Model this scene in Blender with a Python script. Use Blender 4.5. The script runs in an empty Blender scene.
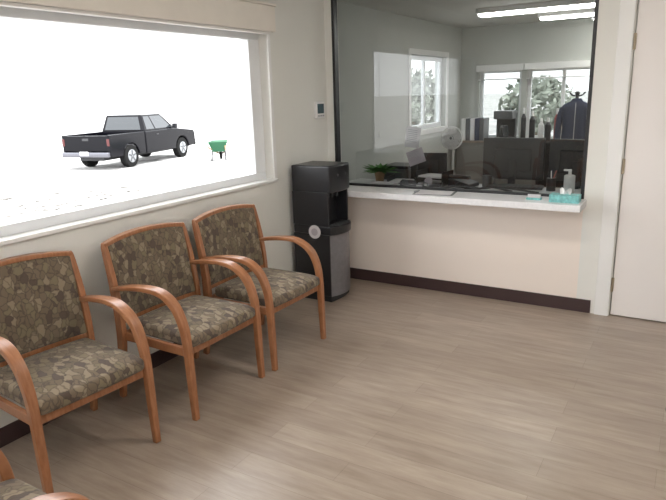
import bpy, bmesh, math, random
from mathutils import Vector, Matrix
random.seed(4)
sc = bpy.context.scene
COL = sc.collection
H = 1.65
XL = -2.805      # left wall inner face
YB = 4.594       # partition wall front face

# ------------------------------------------------------------ materials
def new_mat(name):
    m = bpy.data.materials.new(name); m.use_nodes = True
    return m, m.node_tree.nodes, m.node_tree.links
def pmat(name, col, rough=0.5, metal=0.0, noise=0.0, nscale=8.0, bump=0.0, bscale=200.0, emit=None, estr=0.0, coat=0.0, spec=0.5):
    m, N, L = new_mat(name)
    p = N['Principled BSDF']
    p.inputs['Base Color'].default_value = (*col, 1)
    p.inputs['Roughness'].default_value = rough
    p.inputs['Metallic'].default_value = metal
    p.inputs['Coat Weight'].default_value = coat
    p.inputs['Specular IOR Level'].default_value = spec
    if noise > 0:
        tc = N.new('ShaderNodeTexCoord'); nt = N.new('ShaderNodeTexNoise'); cr = N.new('ShaderNodeValToRGB')
        nt.inputs['Scale'].default_value = nscale; nt.inputs['Detail'].default_value = 5
        L.new(tc.outputs['Object'], nt.inputs['Vector']); L.new(nt.outputs['Fac'], cr.inputs['Fac'])
        cr.color_ramp.elements[0].position = .3; cr.color_ramp.elements[1].position = .7
        cr.color_ramp.elements[0].color = (*[c*(1-noise) for c in col], 1)
        cr.color_ramp.elements[1].color = (*[min(1, c*(1+noise)) for c in col], 1)
        L.new(cr.outputs['Color'], p.inputs['Base Color'])
    if bump > 0:
        tc = N.new('ShaderNodeTexCoord'); nt = N.new('ShaderNodeTexNoise'); b = N.new('ShaderNodeBump')
        nt.inputs['Scale'].default_value = bscale; nt.inputs['Detail'].default_value = 3
        b.inputs['Strength'].default_value = bump; b.inputs['Distance'].default_value = .002
        L.new(tc.outputs['Object'], nt.inputs['Vector']); L.new(nt.outputs['Fac'], b.inputs['Height'])
        L.new(b.outputs['Normal'], p.inputs['Normal'])
    if emit:
        p.inputs['Emission Color'].default_value = (*emit, 1)
        p.inputs['Emission Strength'].default_value = estr
    return m

M_wall = pmat('wall_paint', (.79, .785, .745), .7, noise=.02, nscale=2, bump=.25, bscale=120)
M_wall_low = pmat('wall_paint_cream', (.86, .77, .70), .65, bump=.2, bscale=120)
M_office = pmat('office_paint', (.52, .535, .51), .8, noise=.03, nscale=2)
M_ceil = pmat('ceiling_paint', (.80, .79, .77), .9, bump=.3, bscale=60)
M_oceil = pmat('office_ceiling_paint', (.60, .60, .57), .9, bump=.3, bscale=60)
M_trim = pmat('white_trim', (.84, .84, .83), .35)
M_vinyl = pmat('window_vinyl', (.84, .86, .88), .3)
M_door = pmat('door_paint', (.84, .80, .78), .4, noise=.01, nscale=3)
M_base = pmat('rubber_base', (.05, .027, .027), .45)
M_valance = pmat('valance_cream', (.82, .77, .70), .5, noise=.03, nscale=6)
M_slat = pmat('blind_slat', (.80, .78, .75), .5)
M_counter = pmat('countertop_laminate', (.84, .84, .86), .25, noise=.04, nscale=60)
M_black = pmat('black_plastic', (.016, .016, .019), .32)
M_blackm = pmat('black_matte', (.022, .022, .025), .6)
M_blackf = pmat('black_frame', (.012, .012, .014), .4)
M_steel = pmat('brushed_steel', (.24, .24, .26), .38, metal=.55, noise=.08, nscale=30)
M_hinge = pmat('hinge_metal', (.45, .38, .28), .35, metal=.9)
M_grey = pmat('grey_plastic', (.35, .36, .38), .45)
M_cab = pmat('cabinet_laminate', (.17, .16, .15), .5)
M_dgrey = pmat('dark_grey_plastic', (.08, .085, .09), .45)
M_white = pmat('white_plastic', (.85, .85, .85), .35)
M_screen = pmat('keypad_screen', (.05, .09, .11), .15)
M_paper = pmat('paper', (.66, .64, .66), .8)
M_paper2 = pmat('paper_tinted', (.46, .42, .46), .8)
M_teal = pmat('teal_card', (.20, .50, .50), .6, noise=.3, nscale=40)
M_leaf = pmat('leaf_green', (.07, .20, .04), .5, noise=.3, nscale=30)
M_tree = pmat('tree_leaf', (.24, .26, .22), .7, noise=.5, nscale=4)
M_bark = pmat('tree_bark', (.20, .16, .12), .9, noise=.3, nscale=10)
M_red = pmat('red_plastic', (.30, .06, .05), .4)
M_blue = pmat('blue_cloth', (.035, .045, .085), .9, bump=.5, bscale=60)
M_brown = pmat('brown_card', (.28, .17, .09), .7)
M_rubber = pmat('tire_rubber', (.012, .012, .012), .9, spec=.1)
M_rim = pmat('alloy_rim', (.35, .36, .38), .35, metal=.8)
M_truck = pmat('truck_black_paint', (.004, .004, .006), .2, spec=.16)
M_chrome = pmat('chrome', (.16, .16, .18), .3, metal=1)
M_tail = pmat('tail_light', (.07, .01, .01), .3)
M_tglass = pmat('vehicle_glass', (.03, .035, .04), .08, spec=.6)
M_barrow = pmat('barrow_green', (.01, .09, .04), .5)
M_rock = pmat('rock', (.21, .20, .19), .95, noise=.25, nscale=3)
M_tube = pmat('fluorescent_tube', (.9, .9, .9), .5, emit=(1, .98, .93), estr=14)
M_fill = pmat('added_fill_panel', (.9, .9, .9), .5, emit=(1, .92, .83), estr=18.0)  # glow of the added waiting-room fill panels
M_desk = pmat('desk_laminate', (.22, .17, .13), .4, noise=.2, nscale=12)

def wood_mat():
    m, N, L = new_mat('chair_wood'); p = N['Principled BSDF']
    tc = N.new('ShaderNodeTexCoord'); mp = N.new('ShaderNodeMapping'); nt = N.new('ShaderNodeTexNoise'); cr = N.new('ShaderNodeValToRGB')
    mp.inputs['Scale'].default_value = (12, 60, 12); nt.inputs['Scale'].default_value = 1.2; nt.inputs['Detail'].default_value = 6
    L.new(tc.outputs['Object'], mp.inputs['Vector']); L.new(mp.outputs['Vector'], nt.inputs['Vector']); L.new(nt.outputs['Fac'], cr.inputs['Fac'])
    cr.color_ramp.elements[0].position = .3; cr.color_ramp.elements[1].position = .75
    cr.color_ramp.elements[0].color = (.29, .115, .047, 1); cr.color_ramp.elements[1].color = (.42, .19, .09, 1)
    L.new(cr.outputs['Color'], p.inputs['Base Color'])
    p.inputs['Roughness'].default_value = .35; p.inputs['Coat Weight'].default_value = .2
    return m
M_wood = wood_mat()

def fabric_mat():
    m, N, L = new_mat('leaf_pattern_fabric'); p = N['Principled BSDF']
    tc = N.new('ShaderNodeTexCoord')
    nz = N.new('ShaderNodeTexNoise'); nz.inputs['Scale'].default_value = 24
    add = N.new('ShaderNodeMixRGB'); add.blend_type = 'ADD'; add.inputs[0].default_value = .045
    L.new(tc.outputs['Object'], nz.inputs['Vector']); L.new(tc.outputs['Object'], add.inputs[1]); L.new(nz.outputs['Color'], add.inputs[2])
    mp = N.new('ShaderNodeMapping'); mp.inputs['Scale'].default_value = (1, 1.7, 1.2); mp.inputs['Rotation'].default_value = (.5, .3, .6)
    L.new(add.outputs[0], mp.inputs['Vector'])
    v = N.new('ShaderNodeTexVoronoi'); v.inputs['Scale'].default_value = 21
    L.new(mp.outputs[0], v.inputs['Vector'])
    sep = N.new('ShaderNodeSeparateColor'); L.new(v.outputs['Color'], sep.inputs[0])
    cr = N.new('ShaderNodeValToRGB'); cr.color_ramp.interpolation = 'CONSTANT'
    cols = [(0, (.165, .128, .088)), (.25, (.200, .162, .104)), (.45, (.105, .080, .064)), (.60, (.175, .135, .094)), (.8, (.265, .215, .150))]
    e = cr.color_ramp.elements
    e[0].position = 0; e[0].color = (*cols[0][1], 1); e[1].position = cols[1][0]; e[1].color = (*cols[1][1], 1)
    for pos, c in cols[2:]:
        x = e.new(pos); x.color = (*c, 1)
    L.new(sep.outputs[0], cr.inputs[0])
    v2 = N.new('ShaderNodeTexVoronoi'); v2.feature = 'DISTANCE_TO_EDGE'; v2.inputs['Scale'].default_value = 21
    L.new(mp.outputs[0], v2.inputs['Vector'])
    c2 = N.new('ShaderNodeValToRGB'); c2.color_ramp.elements[0].position = .0; c2.color_ramp.elements[1].position = .12
    c2.color_ramp.elements[0].color = (.3, .3, .3, 1)
    L.new(v2.outputs['Distance'], c2.inputs[0])
    mx = N.new('ShaderNodeMixRGB'); mx.inputs[1].default_value = (.075, .057, .047, 1)
    L.new(c2.outputs[0], mx.inputs[0]); L.new(cr.outputs[0], mx.inputs[2])
    L.new(mx.outputs[0], p.inputs['Base Color'])
    p.inputs['Roughness'].default_value = .9; p.inputs['Specular IOR Level'].default_value = .2
    p.inputs['Sheen Weight'].default_value = .15
    return m
M_fab = fabric_mat()

def floor_mat():
    m, N, L = new_mat('vinyl_plank'); p = N['Principled BSDF']
    tc = N.new('ShaderNodeTexCoord')
    br = N.new('ShaderNodeTexBrick')
    br.inputs['Scale'].default_value = 1; br.inputs['Brick Width'].default_value = 1.22; br.inputs['Row Height'].default_value = .15
    br.inputs['Mortar Size'].default_value = .001; br.offset = .37
    br.inputs['Color1'].default_value = (.345, .285, .232, 1); br.inputs['Color2'].default_value = (.41, .345, .285, 1)
    br.inputs['Mortar'].default_value = (.25, .20, .16, 1)
    L.new(tc.outputs['Object'], br.inputs['Vector'])
    mp = N.new('ShaderNodeMapping'); mp.inputs['Scale'].default_value = (1.3, 10, 1)
    L.new(tc.outputs['Object'], mp.inputs['Vector'])
    nt = N.new('ShaderNodeTexNoise'); nt.inputs['Scale'].default_value = 2.2; nt.inputs['Detail'].default_value = 8; nt.inputs['Roughness'].default_value = .65
    L.new(mp.outputs[0], nt.inputs['Vector'])
    cr = N.new('ShaderNodeValToRGB'); cr.color_ramp.elements[0].position = .3; cr.color_ramp.elements[1].position = .72
    cr.color_ramp.elements[0].color = (.74, .70, .67, 1); cr.color_ramp.elements[1].color = (1.1, 1.1, 1.1, 1)
    L.new(nt.outputs['Fac'], cr.inputs[0])
    mx = N.new('ShaderNodeMixRGB'); mx.blend_type = 'MULTIPLY'; mx.inputs[0].default_value = 1
    L.new(br.outputs['Color'], mx.inputs[1]); L.new(cr.outputs[0], mx.inputs[2])
    L.new(mx.outputs[0], p.inputs['Base Color'])
    p.inputs['Roughness'].default_value = .31; p.inputs['Specular IOR Level'].default_value = .6
    return m
M_floor = floor_mat()

def ground_mat():
    m, N, L = new_mat('pale_gravel'); p = N['Principled BSDF']
    tc = N.new('ShaderNodeTexCoord'); nt = N.new('ShaderNodeTexNoise'); nt.inputs['Scale'].default_value = .9; nt.inputs['Detail'].default_value = 12; nt.inputs['Roughness'].default_value = .75
    cr = N.new('ShaderNodeValToRGB'); cr.color_ramp.elements[0].position = .40; cr.color_ramp.elements[1].position = .52
    cr.color_ramp.elements[0].color = (.185, .18, .175, 1); cr.color_ramp.elements[1].color = (.50, .49, .48, 1)
    L.new(tc.outputs['Object'], nt.inputs['Vector']); L.new(nt.outputs['Fac'], cr.inputs[0]); L.new(cr.outputs[0], p.inputs['Base Color'])
    p.inputs['Roughness'].default_value = .95
    return m
M_ground = ground_mat()

def glass_mat(name, tint, ior=1.45):
    m, N, L = new_mat(name)
    N.remove(N['Principled BSDF'])
    out = N['Material Output']
    t = N.new('ShaderNodeBsdfTransparent'); t.inputs[0].default_value = (*tint, 1)
    g = N.new('ShaderNodeBsdfGlossy'); g.inputs['Roughness'].default_value = .0
    f = N.new('ShaderNodeFresnel'); f.inputs[0].default_value = ior
    mx = N.new('ShaderNodeMixShader')
    L.new(f.outputs[0], mx.inputs[0]); L.new(t.outputs[0], mx.inputs[1]); L.new(g.outputs[0], mx.inputs[2]); L.new(mx.outputs[0], out.inputs[0])
    return m
M_glass = glass_mat('clear_glass', (.97, .98, .98), 1.06)
M_pglass = glass_mat('partition_glass', (.80, .82, .81), 1.68)
M_oglass = glass_mat('tinted_glass', (.38, .40, .40), 1.3)

# ------------------------------------------------------------ helpers
def empty(name, loc=(0, 0, 0), rz=0):
    e = bpy.data.objects.new(name, None); COL.objects.link(e)
    e.location = loc; e.rotation_euler = (0, 0, rz); e.empty_display_size = .1
    return e
def mk(name, bm, mat, parent=None, bevel=0, seg=2, smooth=False):
    me = bpy.data.meshes.new(name)
    bmesh.ops.recalc_face_normals(bm, faces=bm.faces[:])
    bm.to_mesh(me); bm.free()
    o = bpy.data.objects.new(name, me); COL.objects.link(o)
    for mm in (mat if isinstance(mat, (list, tuple)) else [mat]): me.materials.append(mm)
    if parent: o.parent = parent
    if bevel > 0:
        b = o.modifiers.new('bevel', 'BEVEL'); b.width = bevel; b.segments = seg; b.limit_method = 'ANGLE'; b.angle_limit = .6
    if smooth or bevel > 0:
        for f in me.polygons: f.use_smooth = True
        if bevel > 0:
            w = o.modifiers.new('wn', 'WEIGHTED_NORMAL')
    return o
def add_box(bm, x0, x1, y0, y1, z0, z1, mi=0, M=None):
    r = bmesh.ops.create_cube(bm, size=1)
    for v in r['verts']:
        v.co = Vector((x0+(v.co.x+.5)*(x1-x0), y0+(v.co.y+.5)*(y1-y0), z0+(v.co.z+.5)*(z1-z0)))
        if M: v.co = M @ v.co
    for f in {f for v in r['verts'] for f in v.link_faces}: f.material_index = mi
def box(name, x0, x1, y0, y1, z0, z1, mat, parent=None, bevel=0, seg=2):
    bm = bmesh.new(); add_box(bm, x0, x1, y0, y1, z0, z1)
    return mk(name, bm, mat, parent, bevel, seg)
def boxes(name, lst, mat, parent=None, bevel=0):
    bm = bmesh.new()
    for b in lst: add_box(bm, *b)
    return mk(name, bm, mat, parent, bevel)
def add_cyl(bm, c, r, h, axis='Z', seg=24, r2=None, mi=0, M=None):
    R = bmesh.ops.create_cone(bm, cap_ends=True, segments=seg, radius1=r, radius2=r if r2 is None else r2, depth=h)
    rot = {'Z': Matrix(), 'X': Matrix.Rotation(math.pi/2, 4, 'Y'), 'Y': Matrix.Rotation(math.pi/2, 4, 'X')}[axis]
    T = Matrix.Translation(c) @ rot
    if M: T = M @ T
    for v in R['verts']: v.co = T @ v.co
    for f in {f for v in R['verts'] for f in v.link_faces}: f.material_index = mi
def cyl(name, c, r, h, mat, parent=None, axis='Z', seg=24, r2=None, bevel=0):
    bm = bmesh.new(); add_cyl(bm, c, r, h, axis, seg, r2)
    o = mk(name, bm, mat, parent, bevel)
    return o
def catmull(pts, n=8):
    P = [Vector(p) for p in pts]; P = [P[0]*2-P[1]] + P + [P[-1]*2-P[-2]]; out = []
    for i in range(1, len(P)-2):
        for k in range(n):
            t = k/n; a, b, c, d = P[i-1], P[i], P[i+1], P[i+2]
            out.append(.5*((2*b)+(c-a)*t+(2*a-5*b+4*c-d)*t*t+(3*b-a-3*c+d)*t**3))
    out.append(P[-2]); return out
def sweep(name, path, side, ws, ts, mat, parent, bevel=.005, n=8):
    """rectangular section; side=unit vector of the width direction; ws/ts half sizes at control points"""
    pts = catmull(path, n); side = Vector(side).normalized(); m = len(pts)
    bm = bmesh.new(); rings = []
    for i, p in enumerate(pts):
        tg = (pts[min(i+1, m-1)]-pts[max(i-1, 0)]).normalized(); nr = tg.cross(side).normalized()
        f = i/(m-1)*(len(ws)-1); k = min(int(f), len(ws)-2); q = f-k
        w = ws[k]*(1-q)+ws[k+1]*q; t = ts[k]*(1-q)+ts[k+1]*q
        rings.append([bm.verts.new(p+side*a*w+nr*b*t) for a, b in ((-1, -1), (1, -1), (1, 1), (-1, 1))])
    for a, b in zip(rings, rings[1:]):
        for j in range(4): bm.faces.new((a[j], a[(j+1) % 4], b[(j+1) % 4], b[j]))
    bm.faces.new(rings[0]); bm.faces.new(rings[-1])
    return mk(name, bm, mat, parent, bevel, 2)
def tube(name, path, r, mat, parent=None, n=6, cyc=False):
    cu = bpy.data.curves.new(name, 'CURVE'); cu.dimensions = '3D'; cu.bevel_depth = r; cu.bevel_resolution = 3
    pts = catmull(path, n) if len(path) > 2 else [Vector(p) for p in path]
    s = cu.splines.new('POLY'); s.points.add(len(pts)-1); s.use_cyclic_u = cyc
    for q, p in zip(s.points, pts): q.co = (*p, 1)
    cu.use_fill_caps = True
    cu.materials.append(mat)
    o = bpy.data.objects.new(name, cu); COL.objects.link(o)
    if parent: o.parent = parent
    return o
def prism(bm, poly, y0, y1, mi=0):
    a = [bm.verts.new((x, y0, z)) for x, z in poly]; b = [bm.verts.new((x, y1, z)) for x, z in poly]
    n = len(poly)
    fs = [bm.faces.new(a), bm.faces.new(b[::-1])]
    for i in range(n): fs.append(bm.faces.new((a[i], a[(i+1) % n], b[(i+1) % n], b[i])))
    for f in fs: f.material_index = mi

# ------------------------------------------------------------ room shell
XR = 2.2; YN = -1.8; YO = 8.06; T = .15
WY0, WY1, WZ0, WZ1 = .25, 3.765, .995, 2.12
ZC = 2.6; ZO = 2.42
box('floor', XL-T, XR+T, YN-T, YO+T, -.12, 0, M_floor)
PT = .11
box('ceiling', XL-T, XR+T, YN-T, YB+PT, ZC, ZC+.12, M_ceil)
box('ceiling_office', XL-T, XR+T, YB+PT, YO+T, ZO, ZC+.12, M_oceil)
boxes('wall_left', [(XL-T, XL, YN-T, WY0, 0, ZC), (XL-T, XL, WY1, YB+PT, 0, ZC), (XL-T, XL, WY0, WY1, 0, WZ0), (XL-T, XL, WY0, WY1, WZ1, ZC)], M_wall)
LY0, LY1, LZ0, LZ1 = 6.39, 7.50, 1.2, 2.04
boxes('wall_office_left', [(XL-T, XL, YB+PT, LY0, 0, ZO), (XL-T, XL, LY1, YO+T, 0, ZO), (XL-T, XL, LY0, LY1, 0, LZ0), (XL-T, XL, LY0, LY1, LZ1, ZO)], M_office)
boxes('wall_right', [(XR, XR+T, YN-T, YB+PT, 0, ZC), (XR, XR+T, YB+PT, YO+T, 0, ZO)], M_wall)
boxes('wall_near', [(XL, -1.6, YN-T, YN, 0, ZC), (1.4, XR, YN-T, YN, 0, ZC), (-1.6, 1.4, YN-T, YN, 0, .9), (-1.6, 1.4, YN-T, YN, 2.1, ZC)], M_wall)
GX0, GX1, GZ0, GZ1 = -2.735, -.657, .855, 2.45
DX0, DX1, DZ = -.425, .49, 2.28
boxes('wall_back', [(XL, GX0, YB, YB+PT, 0, ZC), (GX0, GX1, YB, YB+PT, GZ1, ZC), (GX1, DX0, YB, YB+PT, 0, ZC), (DX0, DX1, YB, YB+PT, DZ, ZC), (DX1, XR, YB, YB+PT, 0, ZC)], M_wall)
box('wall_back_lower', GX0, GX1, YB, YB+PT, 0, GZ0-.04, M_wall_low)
OW = [(-2.55, -2.0), (-1.93, -1.16)]
OZ0, OZ1 = 1.0, 1.88
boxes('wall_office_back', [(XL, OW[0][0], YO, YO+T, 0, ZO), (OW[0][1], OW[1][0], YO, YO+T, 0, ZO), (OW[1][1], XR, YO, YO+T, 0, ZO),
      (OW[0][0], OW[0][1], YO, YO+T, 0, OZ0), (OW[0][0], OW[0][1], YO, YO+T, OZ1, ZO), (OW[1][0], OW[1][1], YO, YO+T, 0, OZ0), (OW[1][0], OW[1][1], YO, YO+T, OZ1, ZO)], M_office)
box('baseboard_left', XL, XL+.008, YN, YB, 0, .10, M_base, bevel=.003)
boxes('baseboard_back', [(XL+.01, DX0-.13, YB-.008, YB, 0, .10), (DX1+.12, XR, YB-.008, YB, 0, .10)], M_base)
box('baseboard_right', XR-.008, XR, YN, YB-.01, 0, .10, M_base)

def window(name, plane, a0, a1, z0, z1, c, fw, dep, glass, mull=(), fs=None):
    e = empty(name); fs = fs or fw
    def B(n, p0, p1, q0, q1, d0, d1, mat):
        if plane == 'X': return box(n, c+d0, c+d1, p0, p1, q0, q1, mat, e, .004)
        return box(n, p0, p1, c+d0, c+d1, q0, q1, mat, e, .004)
    B('frame_bottom', a0, a1, z0, z0+fw, -dep/2, dep/2, M_vinyl); B('frame_top', a0, a1, z1-fw, z1, -dep/2, dep/2, M_vinyl)
    B('frame_side_a', a0, a0+fs, z0+fw, z1-fw, -dep/2, dep/2, M_vinyl); B('frame_side_b', a1-fs, a1, z0+fw, z1-fw, -dep/2, dep/2, M_vinyl)
    for i, mm in enumerate(mull): B('mullion_%d' % (i+1), mm-.02, mm+.02, z0+fw, z1-fw, -dep/2+.005, dep/2-.005, M_vinyl)
    bm = bmesh.new()
    if plane == 'X': q = [(c, a0+fs, z0+fw), (c, a1-fs, z0+fw), (c, a1-fs, z1-fw), (c, a0+fs, z1-fw)]
    else: q = [(a0+fs, c, z0+fw), (a1-fs, c, z0+fw), (a1-fs, c, z1-fw), (a0+fs, c, z1-fw)]
    bm.faces.new([bm.verts.new(p) for p in q]); mk('pane', bm, glass, e)
    return e
window('window_1', 'X', WY0, WY1, WZ0, WZ1, XL-.105, .075, .07, M_glass, fs=.125)
window('added_fill_window', 'Y', -1.6, 1.4, .9, 2.1, YN-.09, .06, .06, M_glass, (-.1,))  # unseen window, added for frontal fill and reflections in the partition
window('window_3', 'Y', *OW[0], OZ0, OZ1, YO+.08, .04, .05, M_oglass)
window('window_4', 'Y', *OW[1], OZ0, OZ1, YO+.08, .04, .05, M_oglass, (-1.5,))
window('window_5', 'X', LY0, LY1, LZ0, LZ1, XL-.08, .05, .05, M_oglass, (6.95,))
boxes('trim_4', [(XL, XL+.015, LY0-.06, LY0, LZ0-.06, LZ1+.06), (XL, XL+.015, LY1, LY1+.06, LZ0-.06, LZ1+.06), (XL, XL+.015, LY0, LY1, LZ0-.06, LZ0), (XL, XL+.015, LY0, LY1, LZ1, LZ1+.06)], M_trim, bevel=.003)
boxes('trim_1', [(XL-.065, XL+.025, WY0-.03, WY1+.03, WZ0, WZ0+.022)], M_trim, bevel=.004)
boxes('trim_2', [(XL, XL+.012, WY1, WY1+.035, WZ0+.022, WZ1-.03)], M_trim, bevel=.003)
for i, (a, b) in enumerate(OW):
    e = empty('office_window_blind')
    box('head', a-.03, b+.03, YO-.06, YO, OZ1-.02, OZ1+.06, M_white, e, .004)
    boxes('slats', [(a, b, YO-.05, YO-.01, OZ1-.03-k*.014, OZ1-.025-k*.014) for k in range(6)], M_slat, e)
    box('rail', a, b, YO-.05, YO-.01, OZ1-.13, OZ1-.115, M_white, e, .003)

# blind valance
bl = empty('window_blind', (0, 0, 0))
VZ0, VZ1 = 2.095, 2.27
box('valance_face', XL+.055, XL+.068, WY0-.1, 3.80, VZ0, VZ1, M_valance, bl, .004)
box('valance_return', XL, XL+.056, 3.788, 3.80, VZ0, VZ1, M_valance, bl, .003)
box('valance_crown', XL+.0, XL+.078, WY0-.11, 3.81, VZ1, VZ1+.018, M_valance, bl, .005)
box('valance_return_far', XL, XL+.056, WY0-.1, WY0-.088, VZ0, VZ1, M_valance, bl, .003)
box('head_rail', XL+.005, XL+.05, WY0-.06, 3.775, VZ0+.075, VZ0+.14, M_slat, bl, .003)
for i in range(5):
    box('stacked_slat_%d' % (i+1), XL+.005, XL+.05, WY0-.05, 3.77, VZ0+.01+i*.012, VZ0+.01+i*.012+.004, M_slat, bl)
box('bottom_rail', XL+.005, XL+.05, WY0-.05, 3.77, VZ0-.016, VZ0+.002, M_slat, bl, .004)
tube('tilt_cord', [(XL+.045, 3.72, VZ0-.01), (XL+.045, 3.72, 1.7), (XL+.04, 3.722, 1.25)], .0025, M_white, bl)
tube('tilt_cord_tassel', [(XL+.04, 3.722, 1.25), (XL+.04, 3.722, 1.20)], .006, M_white, bl)

# service window (glass + black frame)
e = empty('reception_glass_partition')
bm = bmesh.new(); yg = YB+.03
bm.faces.new([bm.verts.new(p) for p in [(GX0+.02, yg, GZ0+.02), (GX1-.02, yg, GZ0+.02), (GX1-.02, yg, GZ1-.02), (GX0+.02, yg, GZ1-.02)]])
mk('glass_pane', bm, M_pglass, e)
box('frame_left', GX0, GX0+.025, YB-.004, YB+.06, GZ0, GZ1, M_blackf, e, .003)
box('frame_right', GX1-.025, GX1, YB-.004, YB+.06, GZ0, GZ1, M_blackf, e, .003)
box('frame_bottom', GX0+.025, GX1-.025, YB+.015, YB+.045, GZ0, GZ0+.02, M_blackf, e, .002)
box('frame_top', GX0+.025, GX1-.025, YB+.0, YB+.06, GZ1-.02, GZ1, M_blackf, e, .002)
cn = empty('reception_counter')
box('counter_slab', GX0, GX1+.02, YB-.27, YB-.0, GZ0-.05, GZ0, M_counter, cn, .005)
box('counter_slab_inner', GX0, GX1, YB, YB+.45, GZ0-.04, GZ0, M_counter, cn, .005)

# door
d = empty('door_1')
box('door_slab', DX0+.008, DX1-.008, YB+.012, YB+.052, .008, DZ-.008, M_door, d, .003)
for i, z in enumerate((.24, 1.10, 1.92)):
    box('hinge_leaf_%d' % (i+1), DX0-.004, DX0+.014, YB+.004, YB+.014, z-.05, z+.05, M_hinge, d, .001)
    cyl('hinge_pin_%d' % (i+1), (DX0+.004, YB+.0, z), .008, .105, M_hinge, d, seg=12)
cyl('knob_rose', (DX1-.07, YB+.008, 1.0), .032, .01, M_steel, d, 'Y')
cyl('knob_neck', (DX1-.07, YB-.015, 1.0), .011, .045, M_steel, d, 'Y')
box('lever', DX1-.18, DX1-.06, YB-.045, YB-.03, .99, 1.01, M_steel, d, .005)
boxes('trim_3', [(DX0-.10, DX0-.006, YB-.018, YB, 0, DZ+.09), (DX1+.006, DX1+.10, YB-.018, YB, 0, DZ+.09), (DX0-.006, DX1+.006, YB-.018, YB, DZ+.0, DZ+.09)], M_trim, bevel=.004)

# ceiling fixtures: office tubes, plus unseen fill panels added in the waiting room
def fixture(name, cx, cy, z, lx, ly, mat):
    e = empty(name, (cx, cy, z))
    box('housing', -lx/2, lx/2, -ly/2, ly/2, -.05, 0, M_white, e, .004)
    box('diffuser', -lx/2+.02, lx/2-.02, -ly/2+.02, ly/2-.02, -.075, -.05, mat, e, .01)
    return e
fixture('ceiling_tube_and_fill_light', -.6, 2.6, ZC, 1.2, .3, M_fill)  # added panel out of view, brightens the waiting room
fixture('ceiling_tube_and_fill_light', -.6, -.2, ZC, 1.2, .3, M_fill)  # second added fill panel, also out of view
for cx, cy in ((-1.42, 6.3), (-1.0, 7.1), (-.55, 7.7), (.8, 6.3)):
    fixture('ceiling_tube_and_fill_light', cx, cy, ZO, 1.22, .16, M_tube)

# thermostat / keypad
t = empty('wall_keypad', (XL, 4.45, 1.515))
box('body', 0, .025, -.07, .07, -.07, .07, M_white, t, .006)
box('screen', .0245, .028, -.05, .05, -.03, .05, M_screen, t, .002)
for i in range(3): box('button_%d' % (i+1), .025, .029, -.045+i*.035, -.022+i*.035, -.055, -.043, M_grey, t, .001)

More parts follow.
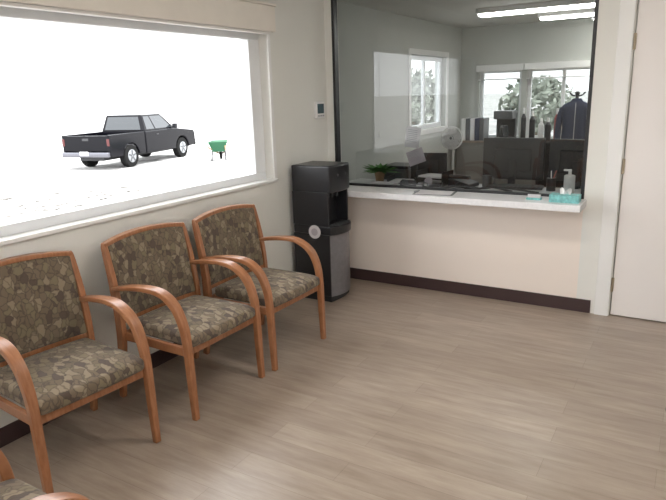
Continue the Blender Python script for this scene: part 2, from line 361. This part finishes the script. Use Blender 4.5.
# ------------------------------------------------------------ chairs
def chair(loc, rz):
    c = empty('waiting_room_armchair', loc, math.radians(rz))
    for s, nm in ((-1, 'right'), (1, 'left')):
        yf, yb = s*.278, s*.292
        sweep('arm_and_front_leg_'+nm, [(-.245, yb, .655), (-.12, yb-.004*s, .678), (.02, yf+.006*s, .69), (.12, yf, .675), (.20, yf, .62), (.245, yf, .53), (.262, yf, .42), (.268, yf, .22), (.275, yf, 0)],
              (0, 1, 0), [.022, .026, .029, .028, .025, .022, .02, .019, .016], [.011, .013, .014, .015, .018, .019, .019, .018, .016], M_wood, c, .006)
        sweep('back_post_'+nm, [(-.285, yb, 0), (-.245, yb, .25), (-.228, yb, .44), (-.245, yb, .66), (-.285, yb-.004*s, .86), (-.297, yb-.008*s, .905)],
              (0, 1, 0), [.014, .016, .017, .016, .014, .012], [.018, .024, .026, .022, .017, .013], M_wood, c, .005)
        box('side_rail_'+nm, -.225, .25, min(s*.262, s*.284), max(s*.262, s*.284), .355, .405, M_wood, c, .004)
    box('front_rail', .235, .258, -.27, .27, .355, .405, M_wood, c, .004)
    box('rear_rail', -.24, -.215, -.285, .285, .355, .405, M_wood, c, .004)
    bm = bmesh.new(); n = 12
    tops = []; bots = []
    for i in range(n+1):
        u = i/n; x = -.205+u*.485
        rt, rb = [], []
        hw = .262-.004*(1-u)
        for j in range(n+1):
            v = j/n*2-1
            dome = .024*(1-(2*u-1)**4)*(1-v**4)
            if u > .8: dome -= .010*((u-.8)/.2)**2
            xx = x+(.014*(1-v*v) if i == n else 0)
            rt.append(bm.verts.new((xx, v*hw, .466+dome))); rb.append(bm.verts.new((xx, v*hw, .398)))
        tops.append(rt); bots.append(rb)
    for i in range(n):
        for j in range(n):
            bm.faces.new((tops[i][j], tops[i][j+1], tops[i+1][j+1], tops[i+1][j])); bm.faces.new((bots[i][j], bots[i+1][j], bots[i+1][j+1], bots[i][j+1]))
        bm.faces.new((tops[i][0], tops[i+1][0], bots[i+1][0], bots[i][0])); bm.faces.new((tops[i][n], bots[i][n], bots[i+1][n], tops[i+1][n]))
        bm.faces.new((tops[0][i], bots[0][i], bots[0][i+1], tops[0][i+1])); bm.faces.new((tops[n][i], tops[n][i+1], bots[n][i+1], bots[n][i]))
    mk('seat_cushion', bm, M_fab, c, .02, 4)
    def bx(z): 
        return -.232-(max(0, z-.48))*.145
    def top(v): return .885+.028*(1-v*v)
    bm = bmesh.new(); F, B = [], []
    for i in range(n+1):
        rf, rb = [], []
        for j in range(n+1):
            v = j/n*2-1; z = .475+(top(v)-.475)*i/n
            con = .022*(1-v*v)
            puff = .014*(1-(2*i/n-1)**4)*(1-v**4)
            rf.append(bm.verts.new((bx(z)-con+.022+puff, v*.277, z))); rb.append(bm.verts.new((bx(z)-con-.018, v*.277, z)))
        F.append(rf); B.append(rb)
    for i in range(n):
        for j in range(n):
            bm.faces.new((F[i][j], F[i][j+1], F[i+1][j+1], F[i+1][j])); bm.faces.new((B[i][j], B[i+1][j], B[i+1][j+1], B[i][j+1]))
        bm.faces.new((F[i][0], F[i+1][0], B[i+1][0], B[i][0])); bm.faces.new((F[i][n], B[i][n], B[i+1][n], F[i+1][n]))
        bm.faces.new((F[0][i], B[0][i], B[0][i+1], F[0][i+1])); bm.faces.new((F[n][i], F[n][i+1], B[n][i+1], B[n][i]))
    mk('back_cushion', bm, M_fab, c, .01, 3)
    P = [(bx(top(v))-.022*(1-v*v), v*.293, top(v)+.008) for v in [-1, -.66, -.33, 0, .33, .66, 1]]
    sweep('top_rail', P, (1, 0, 0), [.018, .022, .024, .024, .024, .022, .018], [.012]*7, M_wood, c, .005)
    P = [(bx(.465)-.022*(1-v*v), v*.283, .463) for v in [-1, -.5, 0, .5, 1]]
    sweep('lower_rail', P, (1, 0, 0), [.016]*5, [.013]*5, M_wood, c, .004)
    return c
chair((-2.39, 2.33, 0), -1)
chair((-2.365, 3.00, 0), -1)
chair((-2.445, 1.545, 0), -5)
chair((-1.585, .635, 0), 86)

# ------------------------------------------------------------ water cooler (faces +x)
w = empty('water_dispenser', (0, 0, 0))
x0, x1, y0, y1 = -2.755, -2.39, 3.93, 4.25
yc = (y0+y1)/2
def rprof(name, z0, z1, xf, bulge, mat, bev=.01, inset=0.0):
    bm = bmesh.new(); lo, hi = [], []
    pts = [(x0, y0+inset), (x0, y1-inset)]
    for k in range(11):
        v = 1-k/10*2; pts.append((xf+bulge*(1-v*v), yc+v*((y1-y0)/2-inset)))
    for (x, y) in pts: lo.append(bm.verts.new((x, y, z0))); hi.append(bm.verts.new((x, y, z1)))
    n = len(pts)
    for i in range(n): bm.faces.new((lo[i], lo[(i+1) % n], hi[(i+1) % n], hi[i]))
    bm.faces.new(lo); bm.faces.new(hi)
    return mk(name, bm, mat, w, bev, 3)
rprof('base_plinth', 0, .05, x1-.03, .02, M_blackm, .005, .01)
rprof('lower_cabinet', .05, .56, x1-.025, .0, M_black, .006)
bm = bmesh.new()
rows = []
for z in (.05, .555):
    r = []
    for k in range(13):
        v = 1-k/12*2; r.append((x1-.022+.045*(1-v*v), yc+v*.155, z))
    rows.append(r)
va = [[bm.verts.new(p) for p in r] for r in rows]
vb = [[bm.verts.new((x1-.024, p[1], p[2])) for p in r] for r in rows]
for k in range(12):
    bm.faces.new((va[0][k], va[0][k+1], va[1][k+1], va[1][k])); bm.faces.new((va[0][k], vb[0][k], vb[0][k+1], va[0][k+1])); bm.faces.new((va[1][k], va[1][k+1], vb[1][k+1], vb[1][k]))
o = mk('steel_door', bm, M_steel, w, 0, smooth=False)
rprof('tray_block', .56, .63, x1-.01, .06, M_black, .012)
boxes('drip_grille', [(x1-.05, x1+.02, y0+.06+i*.022, y0+.07+i*.022, .63, .636) for i in range(9)], M_dgrey, w)
box('alcove_back', x0, x1-.13, y0, y1, .63, .90, M_black, w, .003)
box('alcove_side_near', x1-.14, x1-.03, y0, y0+.02, .63, .90, M_black, w, .004)
box('alcove_side_far', x1-.14, x1-.03, y1-.02, y1, .63, .90, M_black, w, .004)
for i, m in enumerate((M_blackm, M_dgrey, M_dgrey)):
    cyl('spout_%d' % (i+1), (x1-.09, yc-.08+i*.08, .87), .012, .06, m, w, seg=14)
rprof('head', .895, 1.108, x1-.01, .025, M_black, .014)
for i in range(3):
    cyl('button_%d' % (i+1), (x1+.010, yc-.06+i*.06, 1.03), .010, .008, M_dgrey, w, 'X', 14)
cyl('round_label', (-2.55, y0-.002, .58), .055, .004, M_paper, w, 'Y', 28)
cyl('round_label_center', (-2.55, y0-.005, .58), .03, .002, M_paper2, w, 'Y', 24)

# low black bin by the right side
b = empty('waste_bin', (.16, 3.0, 0))
bm = bmesh.new()
add_cyl(bm, (0, 0, .075), .13, .15, 'Z', 32, r2=.15)
fs = [f for f in bm.faces if f.normal.z > .9]
bmesh.ops.delete(bm, geom=fs, context='FACES_ONLY')
o = mk('bin_shell', bm, M_blackm, b); so = o.modifiers.new('s', 'SOLIDIFY'); so.thickness = .006
tube('bin_rim', [(.15*math.cos(a*math.pi/8), .15*math.sin(a*math.pi/8), .15) for a in range(16)], .006, M_black, b, n=3, cyc=True)

# ------------------------------------------------------------ reception interior
dk = empty('reception_desk')
box('desk_top', -2.7, .6, 5.12, 5.75, .72, .75, M_desk, dk, .004)
box('desk_panel_1', -2.68, -2.65, 5.14, 5.73, 0, .72, M_desk, dk)
box('desk_panel_2', -1.2, -1.17, 5.14, 5.73, 0, .72, M_desk, dk)
box('desk_panel_3', .55, .58, 5.14, 5.73, 0, .72, M_desk, dk)
def monitor(loc, rz, W, Hh, up=.10):
    e = empty('computer_monitor', loc, math.radians(rz))
    box('back_shell', -W/2, W/2, -.02, .01, up, up+Hh, M_black, e, .008)
    box('rear_bulge', -W*.3, W*.3, -.045, -.018, up+Hh*.2, up+Hh*.75, M_blackm, e, .012)
    box('screen', -W/2+.012, W/2-.012, .0095, .013, up+.015, up+Hh-.015, M_screen, e)
    box('neck', -.03, .03, -.06, -.03, .01, up+Hh*.5, M_blackm, e, .004)
    box('foot', -.12, .12, -.10, .06, 0, .012, M_blackm, e, .005)
    return e
monitor((-1.36, 5.32, .75), 4, .52, .36, .12)
monitor((-.83, 5.35, .75), -8, .48, .35, .12)
monitor((-2.12, 5.26, .75), 10, .34, .26, .08)
pr = empty('desktop_printer', (-2.49, 5.45, .75))
box('body', -.15, .15, -.16, .16, 0, .17, M_dgrey, pr, .012)
box('lid', -.14, .14, -.15, .15, .17, .20, M_black, pr, .01)
box('paper_tray', -.11, .11, -.22, -.155, .03, .045, M_grey, pr, .003)
box('paper_sheet', -.10, .10, -.21, -.1605, .046, .052, M_paper, pr)
# round desk fan
f = empty('desk_fan', (-2.02, 5.60, .75))
FZ = .45
cyl('base', (0, 0, .012), .07, .024, M_white, f, bevel=.004)
cyl('stand', (0, .03, .2), .012, .38, M_white, f)
cyl('motor', (0, .03, FZ), .04, .07, M_dgrey, f, 'Y', bevel=.006)
for rr in (.02, .035, .05, .062, .075, .088):
    tube('guard_ring_%d' % int(rr*1000), [(rr*math.cos(a*math.pi/8), -.03-.02*(1-rr/.11), FZ+rr*math.sin(a*math.pi/8)) for a in range(16)], .0035, M_white, f, 3, True)
for q in range(12):
    a = q*math.pi/6; tube('guard_spoke_%d' % (q+1), [(.015*math.cos(a), -.05, FZ+.015*math.sin(a)), (.1*math.cos(a), -.015, FZ+.1*math.sin(a))], .0022, M_white, f)
tube('guard_rim', [(.102*math.cos(a*math.pi/8), -.012, FZ+.102*math.sin(a*math.pi/8)) for a in range(16)], .009, M_white, f, 3, True)
bm = bmesh.new()
for k in range(5):
    Mx = Matrix.Translation((0, -.018, FZ)) @ Matrix.Rotation(k*math.pi*.4, 4, 'Y') @ Matrix.Rotation(.25, 4, 'Z')
    add_box(bm, -.04, .04, -.001, .001, .02, .088, M=Mx)
mk('blades', bm, M_paper, f, .001)
def plant(loc, s=1):
    e = empty('potted_plant', loc)
    cyl('pot', (0, 0, .045*s), .035*s, .09*s, M_brown, e, r2=.05*s, seg=24)
    bm = bmesh.new(); R = random.Random(3)
    for k in range(60):
        a = R.random()*6.28; el = R.uniform(.1, 1.3); ln = R.uniform(.08, .16)*s; wd = .026*s
        lx = 1.35
        dirv = Vector((math.cos(a)*math.cos(el)*lx, math.sin(a)*math.cos(el), math.sin(el)*.6)); sd = dirv.cross(Vector((0, 0, 1))).normalized()*wd
        p0 = Vector((0, 0, .085*s)); p1 = p0+dirv*ln*.6; p2 = p0+dirv*ln*1.2+Vector((0, 0, -.02*s))
        v = [bm.verts.new(q) for q in (p0, p1-sd, p2, p1+sd)]
        bm.faces.new((v[0], v[1], v[2])); bm.faces.new((v[0], v[2], v[3]))
    mk('leaves', bm, M_leaf, e)
plant((-2.46, 4.92, GZ0), 1.0)
def notice(loc, w_, h_, tilt, mat, nm='paper_notice'):
    e = empty(nm, loc); e.rotation_euler = (0, math.radians(tilt), 0)
    box('sheet', -w_/2, w_/2, 0, .001, -h_/2, h_/2, mat, e)
    boxes('print_lines', [(-w_*.38, w_*.3, -.0006, 0, h_*.32-i*h_*.09, h_*.35-i*h_*.09) for i in range(7)], M_grey, e)
notice((-2.01, YB+.034, 1.28), .13, .17, 8, M_paper)
notice((-1.98, YB+.034, 1.12), .15, .12, -20, M_paper2)
# inner counter clutter
k = empty('computer_keyboard', (-1.24, 4.94, GZ0), .1)
box('base', -.22, .22, -.07, .07, 0, .018, M_black, k, .004)
boxes('keys', [(-.21+i*.03, -.185+i*.03, -.06+j*.024, -.04+j*.024, .018, .024) for i in range(14) for j in range(5)], M_dgrey, k)
ph = empty('desk_phone', (-1.66, 4.90, GZ0), -.2)
bm = bmesh.new(); prism(bm, [(-.10, 0), (.10, 0), (.10, .03), (-.10, .075)], -.09, .09); mk('base', bm, M_black, ph, .006)
box('handset', -.10, .10, -.085, -.045, .07, .10, M_blackm, ph, .012)
tube('coiled_cord', [(-.10, -.065, .08), (-.12, -.09, .03), (-.13, -.02, .012), (-.12, .05, .01), (-.1, .06, .02)], .005, M_blackm, ph)
def tray(loc, rz, n=2):
    e = empty('letter_tray', loc, rz)
    for i in range(n):
        z = i*.06
        box('shelf_%d' % (i+1), -.13, .13, -.10, .10, z, z+.006, M_black, e)
        box('rim_left_%d' % (i+1), -.13, -.125, -.10, .10, z+.006, z+.06, M_black, e); box('rim_right_%d' % (i+1), .125, .13, -.10, .10, z+.006, z+.06, M_black, e)
        box('papers_%d' % (i+1), -.11, .11, -.09, .09, z+.006, z+.02, M_paper, e)
tray((-2.22, 4.93, GZ0), .1, 1)
tray((-1.93, 4.92, GZ0), -.15, 2)
st = empty('stapler', (-2.10, 4.745, GZ0), .4)
box('stapler_base', -.07, .07, -.018, .018, 0, .01, M_blackm, st, .003); bm = bmesh.new(); prism(bm, [(-.07, .01), (.07, .018), (.072, .045), (-.05, .06), (-.07, .04)], -.015, .015); mk('stapler_arm', bm, M_black, st, .004)
ps = empty('paper_stack', (-2.33, 4.74, GZ0), -.1)
for i in range(4): box('sheet_%d' % (i+1), -.12+i*.006, .10+i*.006, -.07, .07-i*.004, i*.005, i*.005+.004, M_paper if i % 2 else M_white, ps)
td = empty('tape_dispenser', (-1.88, 4.74, GZ0), .2)
bm = bmesh.new(); prism(bm, [(-.08, 0), (.08, 0), (.085, .045), (.06, .035), (-.02, .03), (-.07, .05)], -.025, .025); mk('dispenser_base', bm, M_black, td, .004); cyl('tape_roll', (-.03, 0, .052), .034, .018, M_paper2, td, 'Y')
mg = empty('coffee_mug', (-1.47, 4.93, GZ0))
cyl('cup_body', (0, 0, .048), .038, .096, M_dgrey, mg, bevel=.004); tube('mug_handle', [(.036, 0, .075), (.062, 0, .07), (.062, 0, .035), (.036, 0, .025)], .006, M_dgrey, mg)
pc = empty('pen_cup', (-.95, 4.90, GZ0))
cyl('cup', (0, 0, .05), .035, .10, M_black, pc)
for i, m in enumerate((M_red, M_blue, M_black, M_white)):
    a = i*1.6; tube('pen_%d' % (i+1), [(.01*math.cos(a), .01*math.sin(a), .08), (.035*math.cos(a), .035*math.sin(a), .16)], .004, m, pc)
cb = empty('cable_bundle', (-1.5, 4.70, GZ0))
tube('cable_1', [(-.3, 0, .009), (-.15, .03, .02), (0, -.01, .012), (.12, .03, .03), (.3, 0, .009)], .009, M_black, cb)
tube('cable_2', [(-.25, .03, .008), (-.1, -.02, .04), (.05, .03, .015), (.2, -.02, .04), (.5, .02, .008)], .008, M_black, cb)
cp = empty('clipboard', (-1.75, YB-.12, GZ0), .15)
box('board', -.16, .16, -.10, .10, 0, .004, M_dgrey, cp, .002); box('sheet', -.14, .14, -.09, .09, .004, .006, M_paper, cp); box('clip', -.165, -.135, -.03, .03, .004, .014, M_steel, cp, .003)
sd = empty('hand_sanitizer_bottle', (-.79, 4.75, GZ0))
cyl('bottle', (0, 0, .075), .04, .15, M_white, sd, bevel=.01); cyl('neck', (0, 0, .165), .012, .03, M_white, sd); box('pump', -.045, .012, -.01, .01, .178, .192, M_white, sd, .004)
tb = empty('tissue_box', (-.76, 4.44, GZ0))
box('carton', -.10, .10, -.05, .05, 0, .055, M_teal, tb, .003)
bm = bmesh.new(); prev = None
for i in range(7):
    a = i/6*math.pi*1.2
    lo = bm.verts.new((-.035+i*.0117, .008*math.sin(a*3), .054)); hi = bm.verts.new((-.04+i*.0134, .018*math.sin(a*2), .09+.012*math.sin(a*2.5)))
    if prev: bm.faces.new((prev[0], lo, hi, prev[1]))
    prev = (lo, hi)
mk('tissue', bm, M_white, tb)
bc = empty('business_card_stand', (-.98, 4.47, GZ0))
bm = bmesh.new(); prism(bm, [(-.05, 0), (.05, 0), (.05, .012), (-.05, .012)], -.03, .03); mk('base', bm, M_teal, bc); box('cards', -.045, .045, -.005, .012, .012, .035, M_paper, bc)
# office chair
oc = empty('office_chair', (-1.1, 6.15, 0), .3)
for i in range(5):
    a = i*2*math.pi/5; tube('base_leg_%d' % (i+1), [(0, 0, .09), (.29*math.cos(a), .29*math.sin(a), .06)], .016, M_black, oc)
    cyl('caster_%d' % (i+1), (.29*math.cos(a), .29*math.sin(a), .028), .028, .03, M_black, oc, 'X', 16)
cyl('gas_lift', (0, 0, .25), .025, .34, M_dgrey, oc)
box('seat', -.24, .24, -.23, .23, .42, .50, M_blackm, oc, .03, 4)
box('back', -.22, .22, .2, .26, .58, 1.12, M_blackm, oc, .03, 4)
box('back_bar', -.03, .03, .22, .25, .40, .62, M_black, oc, .005)
cab = empty('storage_cabinet', (0, 0, 0))
box('carcass', -2.7, -.1, 7.62, 8.04, 0, .98, M_cab, cab, .005)
box('top', -2.72, -.08, 7.60, 8.05, .98, 1.0, M_desk, cab, .003)
for i in range(5):
    box('cabinet_door_%d' % (i+1), -2.68+i*.515, -2.18+i*.515, 7.605, 7.62, .08, .95, M_cab, cab, .003)
    tube('cabinet_pull_%d' % (i+1), [(-2.24+i*.515, 7.595, .6), (-2.24+i*.515, 7.595, .75)], .005, M_steel, cab)
R = random.Random(8)
for i in range(7):
    x = -1.86+i*.095+R.uniform(-.01, .01); hgt = R.uniform(.16, .42); rr = R.uniform(.028, .042); mt = R.choice([M_red, M_white, M_brown, M_black, M_dgrey, M_black, M_paper])
    e = empty('supply_bottle', (x, 7.75+R.uniform(-.05, .05), 1.0))
    cyl('bottle_body', (0, 0, hgt*.36), rr, hgt*.72, mt, e, bevel=.008); cyl('shoulder', (0, 0, hgt*.77), rr*.9, hgt*.1, mt, e, r2=rr*.4); cyl('cap', (0, 0, hgt*.9), rr*.42, hgt*.18, M_white, e)
cm = empty('coffee_maker', (-2.12, 7.82, 1.0))
box('base', -.12, .12, -.14, .12, 0, .04, M_black, cm, .008); box('column', -.12, .12, .02, .12, .04, .34, M_black, cm, .008); box('brew_head', -.12, .12, -.13, .12, .27, .37, M_dgrey, cm, .012)
cyl('carafe', (0, -.05, .12), .065, .15, M_tglass, cm, r2=.05, bevel=.008); tube('carafe_handle', [(0, -.11, .17), (0, -.15, .15), (0, -.15, .09), (0, -.11, .07)], .008, M_black, cm)
bd = empty('binder_row', (-2.5, 7.82, 1.0))
for i in range(5): box('binder_%d' % (i+1), -.16+i*.06, -.105+i*.06, -.12, .12, 0, .28, (M_white, M_dgrey, M_paper, M_blue, M_dgrey)[i], bd, .004)
def carton(loc, a, b, c_, mat, rz=0):
    e = empty('cardboard_box', loc, rz); box('carton', -a/2, a/2, -b/2, b/2, 0, c_, mat, e, .004); box('tape', -.02, .02, -b/2-.001, b/2+.001, c_*.999, c_+.0015, M_paper, e)
carton((-.55, 7.8, 1.0), .3, .25, .28, M_brown, .1)
# coat stand with a dark-blue jacket
ct = empty('coat_stand', (-1.17, 7.15, 0))
cyl('foot', (0, 0, .015), .16, .03, M_black, ct, bevel=.006)
cyl('pole', (0, 0, .81), .016, 1.56, M_black, ct)
for q in range(4):
    a = q*math.pi/2+.4; tube('peg_%d' % (q+1), [(0, 0, 1.54), (.05*math.cos(a), .05*math.sin(a), 1.55), (.08*math.cos(a), .08*math.sin(a), 1.58)], .008, M_black, ct)
bm = bmesh.new(); rings = []
for (z, wx, dy) in [(1.515, .045, .03), (1.49, .06, .04), (1.455, .13, .05), (1.42, .165, .055), (1.34, .15, .06), (1.2, .13, .06), (1.08, .135, .065), (.98, .145, .06)]:
    r = []
    for q in range(24):
        a = q/24*2*math.pi; fr = 1+.07*math.sin(q*2.5)*(1 if z < 1.4 else .2)
        r.append(bm.verts.new((wx*math.cos(a)*fr, dy*math.sin(a)*fr, z)))
    rings.append(r)
for a, b_ in zip(rings, rings[1:]):
    for q in range(24): bm.faces.new((a[q], a[(q+1) % 24], b_[(q+1) % 24], b_[q]))
bm.faces.new(rings[0]); bm.faces.new(rings[-1])
mk('jacket_body', bm, M_blue, ct, smooth=True)
tube('jacket_zip', [(0, -.058, 1.47), (0, -.062, 1.3), (0, -.068, 1.0)], .005, M_grey, ct)
for s in (-1, 1):
    tube('sleeve_%s' % ('left' if s < 0 else 'right'), [(s*.135, 0, 1.415), (s*.17, -.01, 1.30), (s*.18, -.015, 1.03)], .033, M_blue, ct)

# ------------------------------------------------------------ outdoors
GZ = -.50
bm = bmesh.new(); bmesh.ops.create_grid(bm, x_segments=2, y_segments=2, size=250)
for v in bm.verts: v.co.z = GZ
mk('ground', bm, M_ground)
bm = bmesh.new(); R = random.Random(5)
for i in range(260):
    t_ = R.uniform(8, 16); a = math.radians(R.uniform(40, 62))
    p = Vector((-math.sin(a)*t_, math.cos(a)*t_, GZ+.01)); s = R.uniform(.05, .2)
    r = bmesh.ops.create_icosphere(bm, subdivisions=1, radius=s)
    for v in r['verts']:
        v.co = Vector((v.co.x*R.uniform(.8, 1.6), v.co.y*R.uniform(.8, 1.6), v.co.z*R.uniform(.2, .4)))+p
mk('gravel_rocks', bm, M_rock)
def tree(loc, s, seed):
    e = empty('leafy_tree', loc)
    bm = bmesh.new(); add_cyl(bm, (0, 0, 1.0*s), .14*s, 2.0*s, 'Z', 12, r2=.08*s); mk('trunk', bm, M_bark, e)
    bm = bmesh.new(); R = random.Random(seed)
    for k in range(900):
        d_ = Vector((R.gauss(0, 1), R.gauss(0, 1), R.gauss(0, 1))).normalized()*R.uniform(.5, 1.0)
        p = Vector((d_.x*1.4*s, d_.y*1.4*s, 2.2*s+d_.z*1.1*s)); n1 = Vector((R.gauss(0, 1), R.gauss(0, 1), R.gauss(0, 1))).normalized(); n2 = n1.orthogonal().normalized()
        l = .16*s
        bm.faces.new([bm.verts.new(q) for q in (p-n1*l, p+n2*l*.5, p+n1*l, p-n2*l*.5)])
    mk('foliage', bm, M_tree, e)
tree((-7.6, 17.5, GZ), .85, 1); tree((-4.0, 18.0, GZ), .75, 2)

def truck(loc, rz):
    t = empty('pickup_truck', loc, rz)
    hw = .90
    def arch(cx, r):
        n = 12
        return [(cx+r*math.cos(math.pi*k/n), .36+r*math.sin(math.pi*k/n)) for k in range(n+1)][::-1]
    bm = bmesh.new()
    poly = [(-.62, .36), (1.62-.43, .36)] + arch(1.62, .43)[1:-1] + [(1.62+.43, .36), (2.42, .40), (2.55, .5), (2.56, .80), (2.48, .96), (1.25, 1.10), (-.62, 1.10)]
    prism(bm, poly, -hw, hw); mk('front_body', bm, M_truck, t, .04, 3)
    side = [(-2.5, .48), (-2.42, .42), (-1.45-.43, .40), ] + arch(-1.45, .43)[1:-1] + [(-1.45+.43, .40), (-.66, .38), (-.66, 1.10), (-2.5, 1.10)]
    for s, nm in ((-1, 'right'), (1, 'left')):
        bm = bmesh.new(); prism(bm, side, *( (hw-.09, hw) if s > 0 else (-hw, -hw+.09))); mk('bed_side_'+nm, bm, M_truck, t, .02, 2)
    box('bed_floor', -2.46, -.66, -hw+.05, hw-.05, .62, .68, M_blackm, t)
    box('bed_front_wall', -.70, -.64, -hw+.05, hw-.05, .5, 1.10, M_truck, t, .01)
    box('tailgate', -2.50, -2.44, -hw+.06, hw-.06, .60, 1.08, M_truck, t, .015)
    box('tailgate_handle', -2.51, -2.495, -.12, .12, .92, 1.0, M_blackm, t, .01)
    box('number_plate', -2.63, -2.62, -.16, .16, .48, .60, M_paper, t)
    box('rear_bumper', -2.62, -2.48, -hw+.02, hw-.02, .42, .58, M_chrome, t, .03)
    box('front_bumper', 2.50, 2.64, -hw+.03, hw-.03, .38, .60, M_truck, t, .04)
    for s in (-1, 1):
        box('tail_light_%d' % (s+2), -2.515, -2.49, min(s*.80, s*.895), max(s*.80, s*.895), .76, .98, M_tail, t, .01)
        box('headlight_%d' % (s+2), 2.44, 2.575, min(s*.62, s*.88), max(s*.62, s*.88), .72, .88, M_rim, t, .01)
        box('mirror_%d' % (s+2), 1.02, 1.12, min(s*.90, s*1.08), max(s*.90, s*1.08), 1.10, 1.27, M_black, t, .02)
        box('door_handle_%d' % (s+2), .0, .14, min(s*.895, s*.92), max(s*.895, s*.92), .94, .975, M_blackm, t, .005)
    box('grille', 2.53, 2.575, -.55, .55, .66, .88, M_dgrey, t, .01)
    B = [(-.62, .88), (1.30, .88)]; Tt = [(-.50, .70), (.62, .70)]; zb, zt = 1.08, 1.64
    corners = {}
    for s in (-1, 1):
        corners[s] = [Vector((B[0][0], s*B[0][1], zb)), Vector((B[1][0], s*B[1][1], zb)), Vector((Tt[1][0], s*Tt[1][1], zt)), Vector((Tt[0][0], s*Tt[0][1], zt))]
    bm = bmesh.new()
    a = [bm.verts.new(p) for p in corners[-1]]; b_ = [bm.verts.new(p) for p in corners[1]]
    bm.faces.new(a); bm.faces.new(b_)
    for i in range(4): bm.faces.new((a[i], a[(i+1) % 4], b_[(i+1) % 4], b_[i]))
    mk('cab', bm, M_truck, t, .05, 3)
    def pane(nm, q, u0, u1, w0, w1, off):
        def bl(u, w_): return (q[0]*(1-u)+q[1]*u)*(1-w_)+(q[3]*(1-u)+q[2]*u)*w_
        n = (q[1]-q[0]).cross(q[3]-q[0]).normalized()
        if n.dot((q[0]+q[2])/2-Vector((.3, 0, 1.3))) < 0: n = -n
        bm = bmesh.new(); bm.faces.new([bm.verts.new(bl(*uv)+n*off) for uv in ((u0, w0), (u1, w0), (u1, w1), (u0, w1))]); mk(nm, bm, M_tglass, t)
    for s, nm in ((-1, 'right'), (1, 'left')):
        pane('door_window_'+nm, corners[s], .36, .88, .12, .88, .006); pane('rear_side_window_'+nm, corners[s], .07, .32, .12, .88, .006)
    pane('windshield', [corners[-1][1], corners[1][1], corners[1][2], corners[-1][2]], .06, .94, .1, .92, .006)
    pane('rear_window', [corners[-1][0], corners[1][0], corners[1][3], corners[-1][3]], .08, .92, .12, .88, .006)
    for wx in (-1.45, 1.62):
        for s in (-1, 1):
            cyl('tire_%d_%d' % (wx > 0, s+1), (wx, s*.78, .36), .36, .24, M_rubber, t, 'Y', 36, bevel=.03)
            cyl('rim_%d_%d' % (wx > 0, s+1), (wx, s*.895, .36), .21, .03, M_rim, t, 'Y', 28, bevel=.01)
            bm = bmesh.new()
            for q in range(5):
                Mx = Matrix.Translation((wx, s*.915, .36)) @ Matrix.Rotation(q*math.pi*.4, 4, 'Y')
                add_box(bm, -.025, .025, -.006, .006, .03, .19, M=Mx)
            mk('spokes_%d_%d' % (wx > 0, s+1), bm, M_dgrey, t)
    box('chassis', -2.3, 2.3, -.45, .45, .28, .5, M_blackm, t, .02)
    return t
truck((-17.0, 14.8, GZ), math.atan2(.975, -.22))

wb = empty('wheelbarrow', (-14.2, 16.0, GZ), 2.2)
bm = bmesh.new()
lo = [(-.25, -.2), (.25, -.18), (.25, .18), (-.25, .2)]; hi = [(-.42, -.32), (.48, -.28), (.48, .28), (-.42, .32)]
a = [bm.verts.new((x, y, .32)) for x, y in lo]; b_ = [bm.verts.new((x, y, .66)) for x, y in hi]
bm.faces.new(a)
for i in range(4): bm.faces.new((a[i], a[(i+1) % 4], b_[(i+1) % 4], b_[i]))
o = mk('tray', bm, M_barrow, wb); s_ = o.modifiers.new('s', 'SOLIDIFY'); s_.thickness = .02
for s in (-1, 1):
    tube('handle_%d' % (s+2), [(.55, s*.05, .2), (.2, s*.18, .30), (-.95, s*.3, .56)], .025, M_brown, wb)
    tube('leg_%d' % (s+2), [(-.2, s*.22, .34), (-.32, s*.24, .0+.02)], .025, M_blackm, wb)
cyl('wheel', (.55, 0, .2), .2, .08, M_rubber, wb, 'Y', 28, bevel=.02)

# ------------------------------------------------------------ lights / world
sun = bpy.data.lights.new('sun', 'SUN'); sun.energy = 4; sun.angle = .01; sun.color = (1, .97, .92)
so = bpy.data.objects.new('sun', sun); COL.objects.link(so)
so.rotation_euler = Vector((.45, -.35, 1.0)).to_track_quat('Z', 'Y').to_euler()
wd = bpy.data.worlds.new('World'); sc.world = wd; wd.use_nodes = True
bg = wd.node_tree.nodes['Background']; bg.inputs[0].default_value = (.97, .98, 1.0, 1); bg.inputs[1].default_value = 4.2

# ------------------------------------------------------------ camera
cam = bpy.data.cameras.new('camera'); co = bpy.data.objects.new('camera', cam); COL.objects.link(co)
cam.sensor_width = 36; cam.lens = 600/666*36; cam.clip_start = .05; cam.clip_end = 600
fw = Vector((-.5, .824, -.252)).normalized()
rt = Vector((.860, .518, -.031)); rt = (rt-fw*rt.dot(fw)).normalized(); up = rt.cross(fw)
M = Matrix((( rt.x, up.x, -fw.x, 0), (rt.y, up.y, -fw.y, 0), (rt.z, up.z, -fw.z, H), (0, 0, 0, 1)))
co.matrix_world = M
sc.camera = co
sc.view_settings.view_transform = 'Standard'
sc.view_settings.exposure = .42
